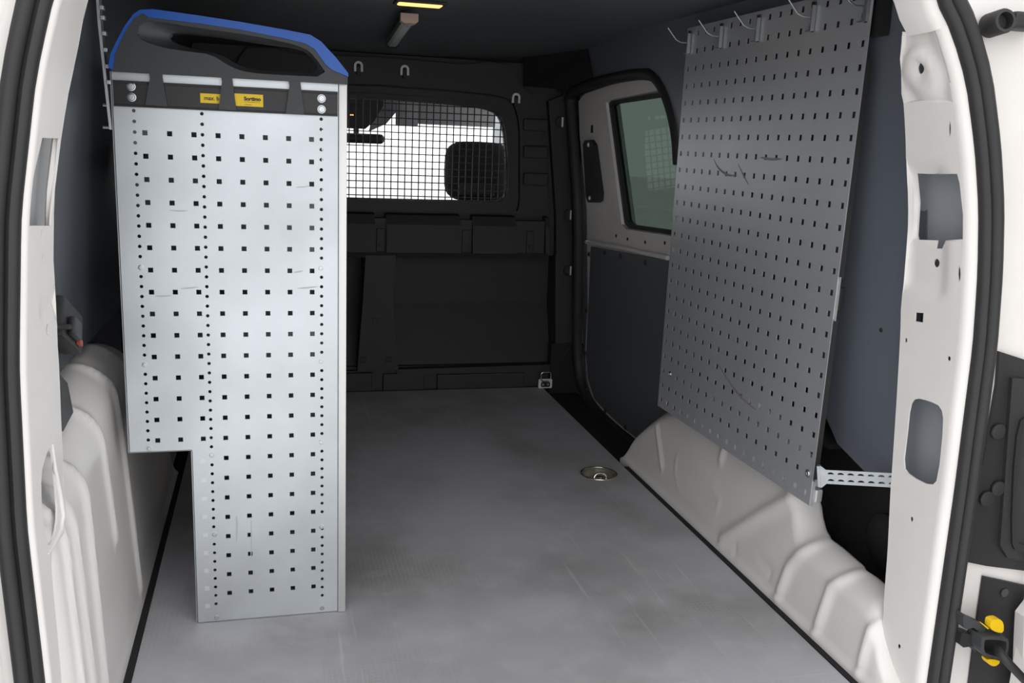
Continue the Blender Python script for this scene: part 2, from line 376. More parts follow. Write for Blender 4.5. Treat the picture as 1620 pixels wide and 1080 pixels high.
def pillar(side, inner, zmin, zmax, holes, emb, name, label):
    fo, surf, YE, RE = pil(side)
    ip = [onsurf(p, surf) for p in inner]; tab = sorted((p.z, p.y) for p in ip)
    nz = 40; zs = [zmax-(zmax-zmin)*k/nz for k in range(nz+1)]
    ip = [(interp(tab, z), z) for z in zs[1:-1]]
    top_y = interp(tab, zmax); bot_y = interp(tab, zmin)
    outer = [(YE, z) for z in zs[::-1]]+[(top_y, zmax)]+ip+[(bot_y, zmin)]
    hp = []
    for h in holes:
        q = [onsurf(p, surf) for p in h]; hp.append([(a.y, a.z) for a in q])
    def M(u, v, w): return (surf(u, v)+side*w+side*(emb(u, v) if emb else 0), u, v)
    root = empty(name, (surf(1.2, zmin), 1.18, zmin), label, 'pillar', kind='structure')
    plate(outer, hp, M, .0025, .009).build('pillar_face', 'white_paint', root, 50)
    g = G(); secs = []
    for k in range(61):                    # rounded outer edge toward the seal
        z = zmin+(zmax-zmin)*k/60; x = surf(YE, z)
        secs.append([Vector((x+side*RE*(1-math.cos(a)), YE-RE*math.sin(a), z)) for a in [math.pi/2*i/7 for i in range(8)]]+[Vector((x+side*.05, YE-RE, z)), Vector((x+side*.05, YE+.002, z)), Vector((x+side*.003, YE+.002, z))])
    g.sweep(secs); g.build('pillar_edge', 'white_paint', root, 60)
    # inner return flange
    secs = []
    for (y, z) in ip+[(bot_y, zmin)]:
        x = surf(y, z); secs.append([Vector((x, y-.001, z)), Vector((x+side*.004, y+.003, z)), Vector((x+side*.010, y+.002, z)), Vector((x+side*.008, y-.002, z))])
    G().sweep(secs).build('pillar_flange', 'white_paint', root, 40)
    # cavity behind the holes
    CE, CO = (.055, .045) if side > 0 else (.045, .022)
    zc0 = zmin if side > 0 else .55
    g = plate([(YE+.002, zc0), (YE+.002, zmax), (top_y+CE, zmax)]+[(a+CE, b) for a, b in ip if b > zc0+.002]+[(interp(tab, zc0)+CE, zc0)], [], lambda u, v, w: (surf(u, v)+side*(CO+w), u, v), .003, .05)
    g.build('pillar_cavity', 'cavity_paint' if side > 0 else 'cavity_shaded', root)
    return root, surf
def el(c, rx, ry, n=14): return [(c[0]+rx*math.cos(2*math.pi*k/n), c[1]+ry*math.sin(2*math.pi*k/n)) for k in range(n)]
innerR = [(1427, 30), (1426, 60), (1423, 93), (1426, 148), (1430, 167), (1433, 259), (1435.5, 370), (1432.6, 398), (1425, 491), (1418, 639), (1414, 700), (1409, 770), (1404, 876), (1399, 939), (1395, 1016), (1391, 1078)]
holesR = [el((1502, 204), 2.2, 12, 10), [(1443, 274), (1470, 275), (1514, 275), (1518, 290), (1525, 370), (1524, 378), (1487, 380), (1485, 393), (1475, 393), (1474, 380), (1447, 379), (1441, 372), (1441, 320)],
          el((1476, 416), 5, 7), el((1517, 433), 2.5, 13, 10), [(1448, 494), (1461, 495), (1460, 510), (1447, 508)], el((1433, 538), 2.5, 4), el((1501, 567), 3, 4),
          smoothpoly([(1448, 629), (1470, 634), (1489, 643), (1493, 668), (1484, 758), (1473, 769), (1440, 753), (1428, 738), (1434, 690), (1439, 640)], 1),
          el((1442, 821), 2.6, 4), el((1422, 1022), 2.6, 4)]
_, sR, _, _ = pil(1)
def embR(y, z):
    d = 0
    a = sstep((z-.735)/.012)*sstep((.86-z)/.06)*sstep((1.235-y)/.02)*sstep((y-1.15)/.02); d += .011*a
    b = sstep((z-.655)/.012)*sstep((.86-z)/.05)*sstep((1.24-y)/.012)*sstep((y-1.145)/.02); d += .006*b
    return d
pr, _ = pillar(1, innerR, -.1, .934, holesR, embR, 'rear_pillar', 'white right rear door pillar with punched openings')
cu = onsurf((1457, 112), sR)
def embU(y, z): return -bulge((cu.y, cu.z-.004), .040, .010, y, z)+bulge((cu.y, cu.z), .014, .003, y, z)+.006*sstep((.045-abs(y-1.165))/.02)
upper, _ = pillar(1, innerR[:6], .934, 1.030, [el((1457.5, 108), 5.5, 9)], embU, 'rear_pillar', 'upper right pillar section with round pressed boss and hole, above the seam')
innerL = [(139, 0), (123, 80), (115, 117), (97, 217), (87, 300), (85, 360), (84.5, 410), (90, 498), (94, 586), (97, 674), (99, 700), (103, 800), (108, 860), (118, 960), (130, 1079)]
holesL = [[(67, 218), (95, 219), (90, 270), (83, 330), (81, 357), (44, 357), (47, 320), (55, 270)], el((66.5, 369), 1.2, 8, 8), el((68, 408), 1.6, 8, 8), el((75, 521), 2.2, 10, 8),
          smoothpoly([(81, 702), (72, 722), (65, 750), (66, 800), (72, 850), (77, 866), (87, 846), (92, 815), (88, 760)], 1)]
def embL(y, z): return .005*sstep((z-.63)/.01)*sstep((.66-z)/.02)*sstep((y-1.15)/.02)
pl, _ = pillar(-1, innerL, -.1, 1.0, holesL, embL, 'rear_pillar', 'white left rear door pillar with tall pressed opening')
# bead around the lower left opening
_, sL, _, _ = pil(-1)
bead = [onsurf(p, sL) for p in [(83, 702), (86, 740), (94, 780), (99, 815), (96, 840), (86, 858), (76, 876)]]
G().tube([p+Vector((.0005, 0, 0)) for p in bead], [.001, .003, .0035, .0035, .0035, .003, .001], 8).build('pressed_bead', 'white_paint', pl, 60)
# header with the rounded upper corners (mostly above the frame)
def path_loop():
    foR = pil(1)[0]; foL = pil(-1)[0]; P = []
    for k in range(41): z = -.1+1.13*k/40; P.append((foR(z), z))
    P += [(.850, 1.050), (.838, 1.072), (.815, 1.10), (.78, 1.122), (.72, 1.138), (.60, 1.143), (.351, 1.145), (.1, 1.143), (-.02, 1.138), (-.09, 1.122), (-.145, 1.095), (-.178, 1.062), (-.192, 1.03)]
    for k in range(41): z = 1.0-1.1*k/40; P.append((foL(z), z))
    return P
PL = path_loop()
def frames(P):
    out = []
    for i, p in enumerate(P):
        a = Vector(P[max(0, i-1)]); b = Vector(P[min(len(P)-1, i+1)]); t = (b-a).normalized(); out.append((Vector(p), Vector((t.y, -t.x))))   # outward normal
    return out
FR = frames(PL)
hd = [(p, n) for p, n in FR if p.y > .999 and (p.x < .5 or p.y > 1.029)]
secs = []
for p, n in hd:
    def q(d, y): w = p+n*d; return Vector((w.x, y, w.y))
    secs.append([q(-.016, 1.165), q(-.012, 1.120), q(-.008, 1.110), q(.004, 1.104), q(.04, 1.104), q(.04, 1.165)])
o = G().sweep(secs).build('rear_header', 'white_paint', None, 60); put(o, 'white header beam over the rear opening', 'header beam', kind='structure')
# rubber door seal with two lobes
prof = [(d*.62, 1.104-(1.104-y)*.45) for d, y in [(0, 1.104), (.0, 1.085), (.006, 1.074), (.014, 1.071), (.020, 1.077), (.022, 1.083), (.025, 1.074), (.032, 1.064), (.040, 1.062), (.047, 1.068), (.050, 1.080), (.050, 1.104)]]
secs = [[Vector(((p+n*d).x, y, (p+n*d).y)) for d, y in prof] for p, n in FR]
o = G().sweep(secs).build('door_seal', 'rubber', None, 50); put(o, 'black double-lobed rubber seal running round the rear opening', 'door seal')
# body flange outside the seal (right and left)
bf = [((p+n*.012).x, (p+n*.012).y) for p, n in FR]+[(-.47, -.1), (-.47, 1.24), (1.17, 1.24), (1.17, -.1)]
o = plate(bf, [], YP(1.112), .02).build('body_corner', 'white_paint'); put(o, 'white rear body frame outside the rubber seal', 'body panel', kind='structure')

# ------------------------------------------------------------------ bulkhead
for a, b, n in ((.99, 1.04, 'right'), (-.468, -.28, 'left')):
    o = G().box((a, 3.105, -.3), (b, 3.34, 1.2)).build('body_pillar_'+n, 'dark_trim'); put(o, 'dark body pillar beside the bulkhead on the '+n, 'pillar', kind='structure')
bk = empty('wall_front', (XC, YB, 0), 'black moulded plastic bulkhead with barred window', 'wall', kind='structure')
wt = [(.24, .9655), (.42, .963), (.55, .961), (.66, .955), (.70, .950), (.735, .938), (.752, .91), (.765, .86), (.778, .72), (.775, .672), (.762, .655), (.74, .650)]
wpoly = wt+[(2*XC-x, z) for x, z in wt[::-1]]
wpoly = smoothpoly(wpoly, 1)
rz1 = onY((700, 403), YB).z; rz0 = onY((750, 578), YB).z; rzm = onY((750, 487), YB).z
RX = ((onY((622, 500), YB).x, onY((877, 500), YB).x), (-.2, onY((575, 500), YB).x))
prismY('panel', [(-.30, -.03), (1.02, -.03), (1.02, 1.0), (.94, 1.02), (.9, 1.105), (-.22, 1.105), (-.26, .99)], YB+.012, .02, 'bulkhead_plastic', bk, [wpoly]+[rect(a, b, rz0, rz1) for a, b in RX])
# raised surround of upper half
up = ypoly([(773, 97.6), (804, 103), (812, 114), (819, 130), (828, 140), (846, 153), (855, 184), (862, 230), (868, 335)], YB)
upl = [(XC, 1.094)]+[(.62, 1.088)]+up; upo = upl+[(2*XC-x, z) for x, z in upl[::-1][:-1]]
def grow(poly, d):
    c = Vector((XC, .80)); return [tuple(Vector(p)+Vector((math.copysign(1, p[0]-c.x)*d*min(1, abs(p[0]-c.x)*4), math.copysign(1, p[1]-c.y)*d)) ) for p in poly]
prismY('upper_surround', upo, YB-.006, .018, 'bulkhead_plastic', bk, [grow(wpoly, .045)])
# window rebate frame
prismY('window_frame', grow(wpoly, .040), YB-.004, .014, 'rubber', bk, [grow(wpoly, .006)])
prismY('window_gasket', grow(wpoly, .018), YB-.008, .01, 'black_plastic', bk, [grow(wpoly, .002)])
# ledge
lz0, lz1 = onY((700, 400), YB).z, onY((700, 343), YB).z
LY = 3.045
def lp(px): return onY(px, LY)
lz0, lz1 = lp((700, 399.5)).z, lp((700, 342)).z
xr = lp((868, 400)).x
cut = []
for a, b in ((593, 611), (728, 747), (816, 862)):
    cut.append((lp((a, 398)).x, lp((b, 398)).x))
xs = [2*XC-xr]; segs = []
mir = [(2*XC-b, 2*XC-a) for a, b in cut[::-1] if a > XC+.1]
allc = sorted(mir+cut); x0 = 2*XC-xr
for a, b in allc:
    if a > x0: segs.append((x0, a))
    x0 = max(x0, b)
if x0 < xr: segs.append((x0, xr))
for a, b in segs:
    V = []
    for x in (a, b): V += [(x, LY-.012, lz0), (x, LY+.004, lz1-.03), (x, LY+.02, lz1), (x, YB+.012, lz1+.004), (x, YB+.012, lz0)]
    mk('ledge', V, [(0, 1, 6, 5), (1, 2, 7, 6), (2, 3, 8, 7), (3, 4, 9, 8), (4, 0, 5, 9), (4, 3, 2, 1, 0), (5, 6, 7, 8, 9)], 'bulkhead_plastic', bk)
for a, b in allc:
    G().box((a, LY+.016, lz0), (b, YB+.01, lz1-.012)).build('ledge_pocket', 'bulkhead_plastic', bk)
    cx = (a+b)/2; G().box((cx-.012, LY+.008, lz0), (cx+.012, LY+.02, lz0+.075), .002).build('ledge_clip', 'black_plastic', bk)
    screw('screw', (cx, LY+.008, lz0+.022), (0, -1, 0), .006, bk, 'black_plastic')
G().box((2*XC-xr, YB-.03, lz0-.02), (xr, YB+.012, lz0), 0).build('ledge_underside', 'dark_trim', bk)
# middle post (wider toward the bottom) and recess frames
post = ypoly([(577, 402), (624, 402), (620, 470), (628, 582), (564, 584), (573, 470)], YB)
prismY('post', post, YB-.032, .046, 'bulkhead_plastic', bk)
fr = ypoly([(622, 402), (880, 403), (880, 577), (628, 583)], YB)
prismY('recess_rim', ypoly([(876, 402), (884, 402), (884, 585), (627, 590), (627, 582), (876, 574)], YB), YB-.022, .036, 'bulkhead_plastic', bk)
# deep recesses: back wall, sloped lower half, cheeks and top
for a, b in RX:
    G().box((a-.01, YB+.11, rzm-.02), (b+.01, YB+.12, rz1+.01)).build('recess_back', 'bulkhead_plastic', bk)
    mk('recess_slope', [(a-.01, YB+.11, rzm), (b+.01, YB+.11, rzm), (b+.01, YB+.03, rz0-.004), (a-.01, YB+.03, rz0-.004), (a-.01, YB+.12, rzm), (b+.01, YB+.12, rzm), (b+.01, YB+.03, rz0-.014), (a-.01, YB+.03, rz0-.014)], [(0, 1, 2, 3), (7, 6, 5, 4), (0, 4, 5, 1), (2, 6, 7, 3), (1, 5, 6, 2), (0, 3, 7, 4)], 'bulkhead_plastic', bk)
    for x in (a-.012, b+.002): G().box((x, YB+.033, rz0-.015), (x+.01, YB+.12, rz1+.01)).build('recess_cheek', 'bulkhead_plastic', bk)
    G().box((a-.01, YB+.033, rz1+.001), (b+.01, YB+.12, rz1+.011)).build('recess_top', 'bulkhead_plastic', bk)
for c, s in (((596, 508), .0125), ((575, 570), .010), ((615, 569), .010)):
    p = onY(c, YB-.032)
    prismY('socket', rect(p.x-s, p.x+s, p.z-s, p.z+s), YB-.038, .007, 'black_plastic', bk, [circ((p.x, p.z), s*.5, 12) if s > .011 else rect(p.x-s*.7, p.x+s*.7, p.z-s*.6, p.z+s*.6)])
for a, b in ((505, 588), (605, 670), (690, 827)):
    p0 = onY((a, 612), YB); p1 = onY((b, 612), YB)
    G().box((p0.x, YB-.020, .001), (p1.x, YB+.012, onY(((a+b)/2, 591), YB-.02).z), .004).build('base_block', 'bulkhead_plastic', bk)
G().box((-.28, YB-.006, .001), (1.0, YB+.012, onY((700, 583), YB).z)).build('base_strip', 'bulkhead_plastic', bk)
for y in (197, 240, 283):
    a, b = onY((828, y-10), YB-.01), onY((866, y+11), YB-.01); G().box((a.x, YB-.022, b.z), (b.x, YB-.004, a.z), .006).build('side_rib', 'bulkhead_plastic', bk)
# right-hand column next to the door
rcol = ypoly([(868, 160), (893, 150), (905, 330), (907, 600), (880, 606), (880, 340)], YB-.02)
prismY('side_column', rcol, YB-.02, .03, 'bulkhead_plastic', bk)
for y in (193, 340, 428, 560):
    p = onY((899 if y > 250 else 886, y), YB-.025)
    g = G().tube([(p.x+.012*math.cos(a), YB-.024, p.z+.016*math.sin(a)) for a in [math.pi*(.5+k/8) for k in range(9)]], .004, 8); g.build('clip_loop', 'black_plastic', bk, 50)
    G().box((p.x+.006, YB-.026, p.z-.016), (p.x+.012, YB-.021, p.z+.016), .002).build('painted_notch', 'white_paint', bk)
# grille
gr = empty('window_grille', (XC, YB+.004, .65), 'black square-mesh wire grille in the bulkhead window', 'grille')
def clip(vals, axis, c):     # extent of polygon at coordinate c
    ts = []
    for (a, b) in zip(wpoly, wpoly[1:]+wpoly[:1]):
        u0, u1 = a[axis], b[axis]
        if (u0 > c) != (u1 > c): ts.append(a[1-axis]+(b[1-axis]-a[1-axis])*(c-u0)/(u1-u0))
    return (min(ts), max(ts)) if len(ts) > 1 else None
pit = .0227; k = 0; x = XC-18*pit-pit/2
while x < .80:
    e = clip(wpoly, 0, x)
    if e: G().box((x-.0017, YB+.004, e[0]-.008), (x+.0017, YB+.008, e[1]+.008)).build('wire', 'black_plastic', gr)
    x += pit
z = .66
while z < .965:
    e = clip(wpoly, 1, z)
    if e: G().box((e[0]-.008, YB+.008, z-.0017), (e[1]+.008, YB+.012, z+.0017)).build('wire', 'black_plastic', gr)
    z += pit
# coat hooks on the bulkhead
for i, (hx, hy, lab) in enumerate(((567, 106, 'grey arch-shaped clip on the bulkhead beside the shelf unit'), (640, 112, 'grey arch-shaped clip on the bulkhead above the window, below the tube lamp'), (816, 156, 'pale arch-shaped clip on the bulkhead beside the window corner'))):
    c = onY((hx, hy), YB-.012); r = .0105
    root = empty('bulkhead_clip', (c.x, YB-.006, c.z-.02), lab, 'clip', 'arch-shaped bulkhead clips')
    arc = [(c.x+r*math.cos(a), c.z+.004+r*math.sin(a)) for a in [math.pi*k/10 for k in range(11)]]
    P = [(c.x+r, c.z-.014)]+arc+[(c.x-r, c.z-.014)]
    secs = []
    for j, (x, z) in enumerate(P):
        a = Vector(P[max(0, j-1)]); b = Vector(P[min(len(P)-1, j+1)]); t = (b-a).normalized(); n = Vector((t.y, -t.x))
        secs.append([Vector((x+n.x*d, y, z+n.y*d)) for d, y in ((-.0035, YB-.018), (.0035, YB-.018), (.0035, YB-.006), (-.0035, YB-.006))])
    G().sweep(secs).build('clip_arch', 'hook_grey', root, 30)
    G().box((c.x-.0065, YB-.022, c.z-.024), (c.x+.0065, YB-.006, c.z+.004), .003).build('peg', 'black_plastic', root)
# lashing bracket at the bulkhead foot
c = onZ((860, 612), 0); c.y = min(c.y, 3.06)
lb = empty('lashing_bracket', (c.x, c.y, 0), 'small metal lashing bracket with hinged loop at the bulkhead foot', 'lashing bracket')
prismY('plate', rrect(c.x-.025, c.x+.025, .001, .034, .004), c.y-.01, .006, 'hook_grey', lb)
prismY('cup', rrect(c.x-.017, c.x+.017, .006, .024, .006), c.y-.013, .0025, 'rail_dark', lb)
for s in (-.009, .009): screw('screw', (c.x+s, c.y-.013, .015), (0, -1, 0), .0035, lb)
lp_ = [(c.x+a, c.y-.014, .045+b) for a, b in rrect(-.018, .018, -.017, .015, .008)]
G().tube(lp_+[lp_[0]], .0026, 8, cap=False).build('loop', 'chrome', lb, 60)
# black pad in the upper corner
q = [onY((829, 86), 3.075), onX((929, 74), wallR(0, 1.14)-.004), onX((937, 122), wallR(0, 1.1)-.004), onY((893, 141), 3.03), onY((828, 136), 3.075)]
n = Vector((-.5, -.8, 0)).normalized()*-.012
V = [p for p in q]+[p+n for p in q]
o = mk('corner_pad', V, [(0, 1, 2, 3, 4), (9, 8, 7, 6, 5)]+[(i, (i+1) % 5, 5+(i+1) % 5, 5+i) for i in range(5)], 'dark_trim'); put(o, 'black felt pad in the corner above the sliding door', 'trim pad')

# ------------------------------------------------------------------ cab beyond the window
o = G().box((XC-.78, 3.25, 1.14), (XC+.78, 4.05, 1.16)).build('cab_roof', 'visor_grey'); put(o, 'cab roof lining seen through the grille', 'roof', kind='structure')
g = G().box((XC-.8, 4.15, -.3), (XC+.8, 4.9, .42), .05); o = g.build('dashboard', 'black_plastic', None, 40); put(o, 'black dashboard in the cab beyond the bulkhead', 'dashboard')
o = G().box((XC-.8, 3.1, -.3), (XC+.8, 4.2, -.26)).build('cab_floor', 'dark_trim'); put(o, 'cab floor beyond the bulkhead', 'floor', kind='structure')
V = [(XC-.75, 4.85, .42), (XC+.75, 4.85, .42), (XC+.68, 4.05, 1.14), (XC-.68, 4.05, 1.14)]
o = mk('window_1', V, [(0, 1, 2, 3)], 'clear_glass'); put(o, 'clear windscreen of the cab', 'windscreen', kind='structure')
hr = empty('front_seat', (.76, 3.5, -.26), 'dark fabric passenger seat with headrest behind the grille', 'seat')
def blob(name, lo, hi, m, parent, bev):
    g = G().box(lo, hi); me = g.build(name, m, parent)
    md = me.modifiers.new('b', 'BEVEL'); md.width = bev; md.segments = 5; md.limit_method = 'NONE'
    for p in me.data.polygons: p.use_smooth = True
    return me
def sell(c, a, e, name, m, parent, nu=28, nv=18):
    sg = lambda t, p: math.copysign(abs(t)**p, t); secs = []
    for j in range(nv+1):
        b_ = -math.pi/2+math.pi*j/nv
        secs.append([Vector((c[0]+a[0]*sg(math.cos(b_), e)*sg(math.cos(2*math.pi*k/nu), e), c[1]+a[1]*sg(math.sin(b_), .7), c[2]+a[2]*sg(math.cos(b_), e)*sg(math.sin(2*math.pi*k/nu), e))) for k in range(nu)])
    return G().sweep(secs, cap=False).build(name, m, parent, 80)
sell((.767, 3.515, .732), (.128, .06, .112), .5, 'headrest', 'fabric', hr)
G().box((.685, 3.449, .645), (.82, 3.458, .690), .004).build('headrest_panel', 'cap_recess', hr)
for x in (.70, .82): G().tube([(x, 3.515, .5), (x, 3.515, .65)], .006, 8).build('headrest_post', 'steel', hr, 40)
blob('backrest', (.52, 3.42, .05), (1.0, 3.56, .56), 'fabric', hr, .06)
blob('seat_cushion', (.52, 3.42, -.12), (1.0, 3.98, .06), 'fabric', hr, .05)
G().box((.58, 3.46, -.26), (.94, 3.9, -.12)).build('seat_base', 'black_plastic', hr)
vis = onY((705, 187), 3.95); 
for a, b, lab in ((626, 661, 'narrow grey sun visor panel at the windscreen top'), (661.6, 783, 'wide grey sun visor above the passenger seat')):
    p0 = onY((a, 172), 3.95); p1 = onY((b, 196+(b-660)*.04), 3.95)
    o = G().box((p0.x, 3.94, onY(((a+b)/2, 199), 3.95).z), (p1.x, 3.96, 1.0), .006).build('sun_visor', 'visor_grey', None, 40); put(o, lab, 'sun visor')
p0 = onY((480, 207), 4.0); p1 = onY((607, 228), 4.0)
mr = empty('rear_view_mirror', (p0.x*.5+p1.x*.5, 4.0, p1.z), 'black rear-view mirror on its stem in the cab', 'mirror')
blob('mirror_housing', (p0.x, 3.97, p1.z), (p1.x, 4.02, p0.z), 'black_plastic', mr, .016)
G().tube([(XC, 4.0, p0.z-.01), (XC, 4.06, 1.1)], .012, 10).build('stem', 'black_plastic', mr, 40)
p0 = onY((480, 160), 3.9); p1 = onY((597, 206), 3.9)
cs = empty('overhead_console', (p0.x*.5+p1.x*.5, 3.9, p1.z), 'black overhead console above the mirror with tiny amber lights', 'console')
e0, e1, e2 = onY((606, 168), 3.88), onY((592, 192), 3.88), onY((578, 204), 3.88)
V = [(p0.x, 3.88, 1.14), (e0.x+.005, 3.88, 1.14), (e0.x, 3.88, e0.z), (e1.x, 3.88, e1.z), (e2.x, 3.88, e2.z), (p0.x, 3.88, e2.z)]; V += [(x, y+.1, z) for x, y, z in V]
mk('housing', V, [(0, 1, 2, 3, 4, 5), (11, 10, 9, 8, 7, 6)]+[(i, (i+1) % 6, 6+(i+1) % 6, 6+i) for i in range(6)], 'black_plastic', cs)
for px in ((555, 182), (558, 182)):
    p = onY(px, 3.879); G().box((p.x-.0025, 3.877, p.z-.0025), (p.x+.0025, 3.881, p.z+.0025)).build('indicator', 'lamp_amber', cs)
q4 = [onY(c, 3.99) for c in [(600, 150), (634, 150), (628, 176), (611, 196), (584, 208)]]; V = q4+[v+Vector((0, .03, 0)) for v in q4]
o = mk('sensor_cover', V, [(0, 1, 2, 3, 4), (9, 8, 7, 6, 5)]+[(i, (i+1) % 5, 5+(i+1) % 5, 5+i) for i in range(5)], 'visor_grey'); put(o, 'grey sensor cover on the windscreen between console and visor', 'sensor cover')

# ------------------------------------------------------------------ sliding door
def sp_(p): q = onsurf(p, wallR); return (q.y, q.z)
def WM(off): return lambda u, v, w: (wallR(u, v)+off+w, u, v)
dr = empty('door_1', (1.04, 2.5, -.04), 'white sliding door with tinted window and dark grey lining', 'door', kind='structure')
RY = yr-.03
door_out = [sp_(p) for p in [(915, 148), (974, 128), (1026, 122), (1043, 133), (1055, 160)]]+[(RY, .85), (RY, -.05)]+[sp_(p) for p in [(1012, 706), (983, 685), (955, 661), (930, 634), (920, 600), (917, 560), (921, 480), (919, 330), (908, 215), (906, 160)]]
win = [sp_(p) for p in [(951.6, 167), (956, 163), (1048, 148.6)]]+[(RY+.10, sp_((1048, 150))[1]-.01), (RY+.07, .80), (RY+.06, .62)]+[sp_(p) for p in [(1060, 366), (983, 355), (976, 348)]]
cav = Vector((sum(p[0] for p in win)/len(win), sum(p[1] for p in win)/len(win)))
def scale_poly(P, s, d): return [tuple(cav+(Vector(p)-cav)*s+(Vector(p)-cav).normalized()*d) for p in P]
plate(door_out, [scale_poly(win, 1, .02)], lambda u, v, w: (wallR(u, v)+.02+w, u, v), .012).build('door_frame', 'white_paint', dr, 30)
plate(scale_poly(win, 1, .045), [scale_poly(win, 1, .014)], WM(.034), .03).build('window_reveal', 'white_paint', dr, 30)
plate(scale_poly(win, 1, .016), [scale_poly(win, 1, .0)], WM(.028), .02).build('window_rubber', 'rubber', dr, 30)
plate(scale_poly(win, 1, .008), [], WM(.04), .003).build('window_pane', 'tinted_glass', dr)
plate(rect(yr-.12, 3.14, -.12, 1.12), [scale_poly(win, 1, .035)], WM(.062), .004).build('door_skin', 'cavity_paint', dr)
lin = [sp_(p) for p in [(929, 390), (1056, 413)]]+[(RY+.01, sp_((1056, 413))[1]), (RY+.01, -.03)]+[sp_(p) for p in [(1009, 699), (983, 679), (957, 655), (935, 631), (925, 600), (922, 562), (926, 470)]]
lo = plate(lin, [], WM(.012), .008).build('lining_board', 'door_board', dr)
for p in [(932, 402), (957, 400), (982, 405), (1021, 415), (928, 490), (926, 559), (928, 616), (958, 650), (990, 676)]:
    q = onsurf(p, lambda y, z: wallR(y, z)+.012); screw('screw', q, (-1, 0, 0), .0062, lo, 'rubber', .004)
lat = [sp_(p) for p in [(919, 228), (922, 222), (931, 221), (936, 229), (946, 305), (945, 317), (940, 320), (927, 320), (924, 311)]]
lc = plate(lat, [], WM(.006), .014).build('latch_cover', 'black_plastic', dr, 30)
for p in ((931, 229), (933, 313)): screw('screw', onsurf(p, lambda y, z: wallR(y, z)+.006), (-1, 0, 0), .006, lc, 'hook_grey', .003)
slot = onsurf((937, 204), lambda y, z: wallR(y, z)+.02); G().box((slot.x-.003, slot.y-.008, slot.z-.012), (slot.x+.004, slot.y+.008, slot.z+.012), .002).build('lock_slot', 'dark_trim', dr)
for p in [(975, 373), (993, 378), (1021, 383), (1052, 384)]:
    q = onsurf(p, lambda y, z: wallR(y, z)+.02); G().lathe([(.005, 0), (.005, .0015)], q, (-1, 0, 0), 10).build('plug', 'dark_trim', dr)
# white shoulder bead above the lining
a, b = onsurf((928, 383), lambda y, z: wallR(y, z)+.014), onsurf((1056, 408), lambda y, z: wallR(y, z)+.014)
G().tube([a, (a+b)/2+Vector((0, 0, .004)), b], .007, 8).build('shoulder_bead', 'white_paint', dr, 60)
# seal round the sliding door opening
sl = [sp_(p) for p in [(1071.5, 260), (1069, 215), (1062, 180), (1052, 148), (1038, 124), (1022, 115), (974, 121), (910, 138), (898, 150), (899, 170), (906, 245), (912, 330), (912, 400), (911, 480), (910, 560), (916, 610), (932, 642), (960, 672), (1000, 705), (1018, 719)]]
sl = smoothpoly(sl, 2, closed=False)
FRs = []
for i, p in enumerate(sl):
    a = Vector(sl[max(0, i-1)]); b = Vector(sl[min(len(sl)-1, i+1)]); t = (b-a).normalized(); FRs.append((Vector(p), Vector((t.y, -t.x))))
secs = [[Vector((wallR(*(p+n*d))+w, (p+n*d).x, (p+n*d).y)) for d, w in ((-.014, .02), (-.016, .004), (-.010, -.008), (0, -.012), (.010, -.008), (.016, .004), (.014, .02))] for p, n in FRs]
o = G().sweep(secs).build('trim_4', 'rubber', None, 50); put(o, 'black rubber seal round the sliding door opening', 'door seal', kind='structure')

# ------------------------------------------------------------------ ceiling lamps
c = onZ((664, 7), 1.163)
dl = empty('dome_lamp', (c.x, c.y, ceilz(c.y, c.x)), 'amber glowing dome lamp on the dark headliner', 'lamp')
zc = ceilz(c.y, c.x)
G().box((c.x-.06, c.y-.035, zc-.006), (c.x+.06, c.y+.035, zc+.002), .003).build('bezel', 'black_plastic', dl)
G().box((c.x-.052, c.y-.022, zc-.009), (c.x+.052, c.y+.018, zc-.003), .004).build('lens', 'lamp_amber', dl)
p0 = onZ((648, 29), 1.140); p1 = onZ((621, 68), 1.106)
tl = empty('tube_lamp', (p0.x, p0.y, ceilz(p0.y)), 'unlit slim strip lamp with grey end cap below the ceiling', 'lamp')
dv = (p1-p0).normalized(); rt = Vector((1, 0, 0)); upv = rt.cross(dv).normalized()
def bar(a, b, w, h, name, m):
    secs = []
    for p in (a, b): secs.append([p+rt*x+upv*z for x, z in ((-w, h), (-w, -h*.5), (-w*.6, -h), (w*.6, -h), (w, -h*.5), (w, h))])
    return G().sweep(secs).build(name, m, tl, 30)
bar(p0, p0+dv*.02, .022, .012, 'end_cap', 'lamp_end'); bar(p0+dv*.02, p1, .015, .010, 'diffuser', 'lamp_clear'); bar(p1, p1+dv*.015, .018, .011, 'end_cap', 'black_plastic')
G().box((p0.x-.008, p0.y+.04, 1.125), (p0.x+.008, p0.y+.06, ceilz(p0.y+.05)+.001), .001).build('mount', 'black_plastic', tl)

# ------------------------------------------------------------------ lashing eye in the floor
le = empty('floor_lashing_eye', (rc.x, rc.y, 0), 'round recessed chrome lashing dish with ring in the floor', 'lashing eye')
G().lathe([(.049, .0005), (.050, .002), (.046, .003), (.042, .001), (.036, -.012), (.024, -.020), (.0005, -.022)], (rc.x, rc.y, 0), (0, 0, 1), 36, False).build('dish', 'dish_steel', le, 60)
G().tube([(rc.x+.0475*math.cos(a), rc.y+.0475*math.sin(a), .0022) for a in [2*math.pi*k/36 for k in range(37)]], .0022, 8, cap=False).build('rim', 'chrome', le, 60)
rg = [(rc.x-.002+.017*math.cos(a), rc.y-.014+.004*math.sin(a), -.006+.013*math.sin(a)) for a in [2*math.pi*k/24 for k in range(25)]]
G().tube(rg, .0036, 8, cap=False).build('ring', 'chrome', le, 60)
G().box((rc.x-.016, rc.y-.004, -.021), (rc.x+.014, rc.y+.010, -.006), .004).build('pivot_block', 'chrome', le, 40)
screw('screw', (rc.x+.002, rc.y+.016, -.0205), (0, 0, 1), .008, le, 'chrome')

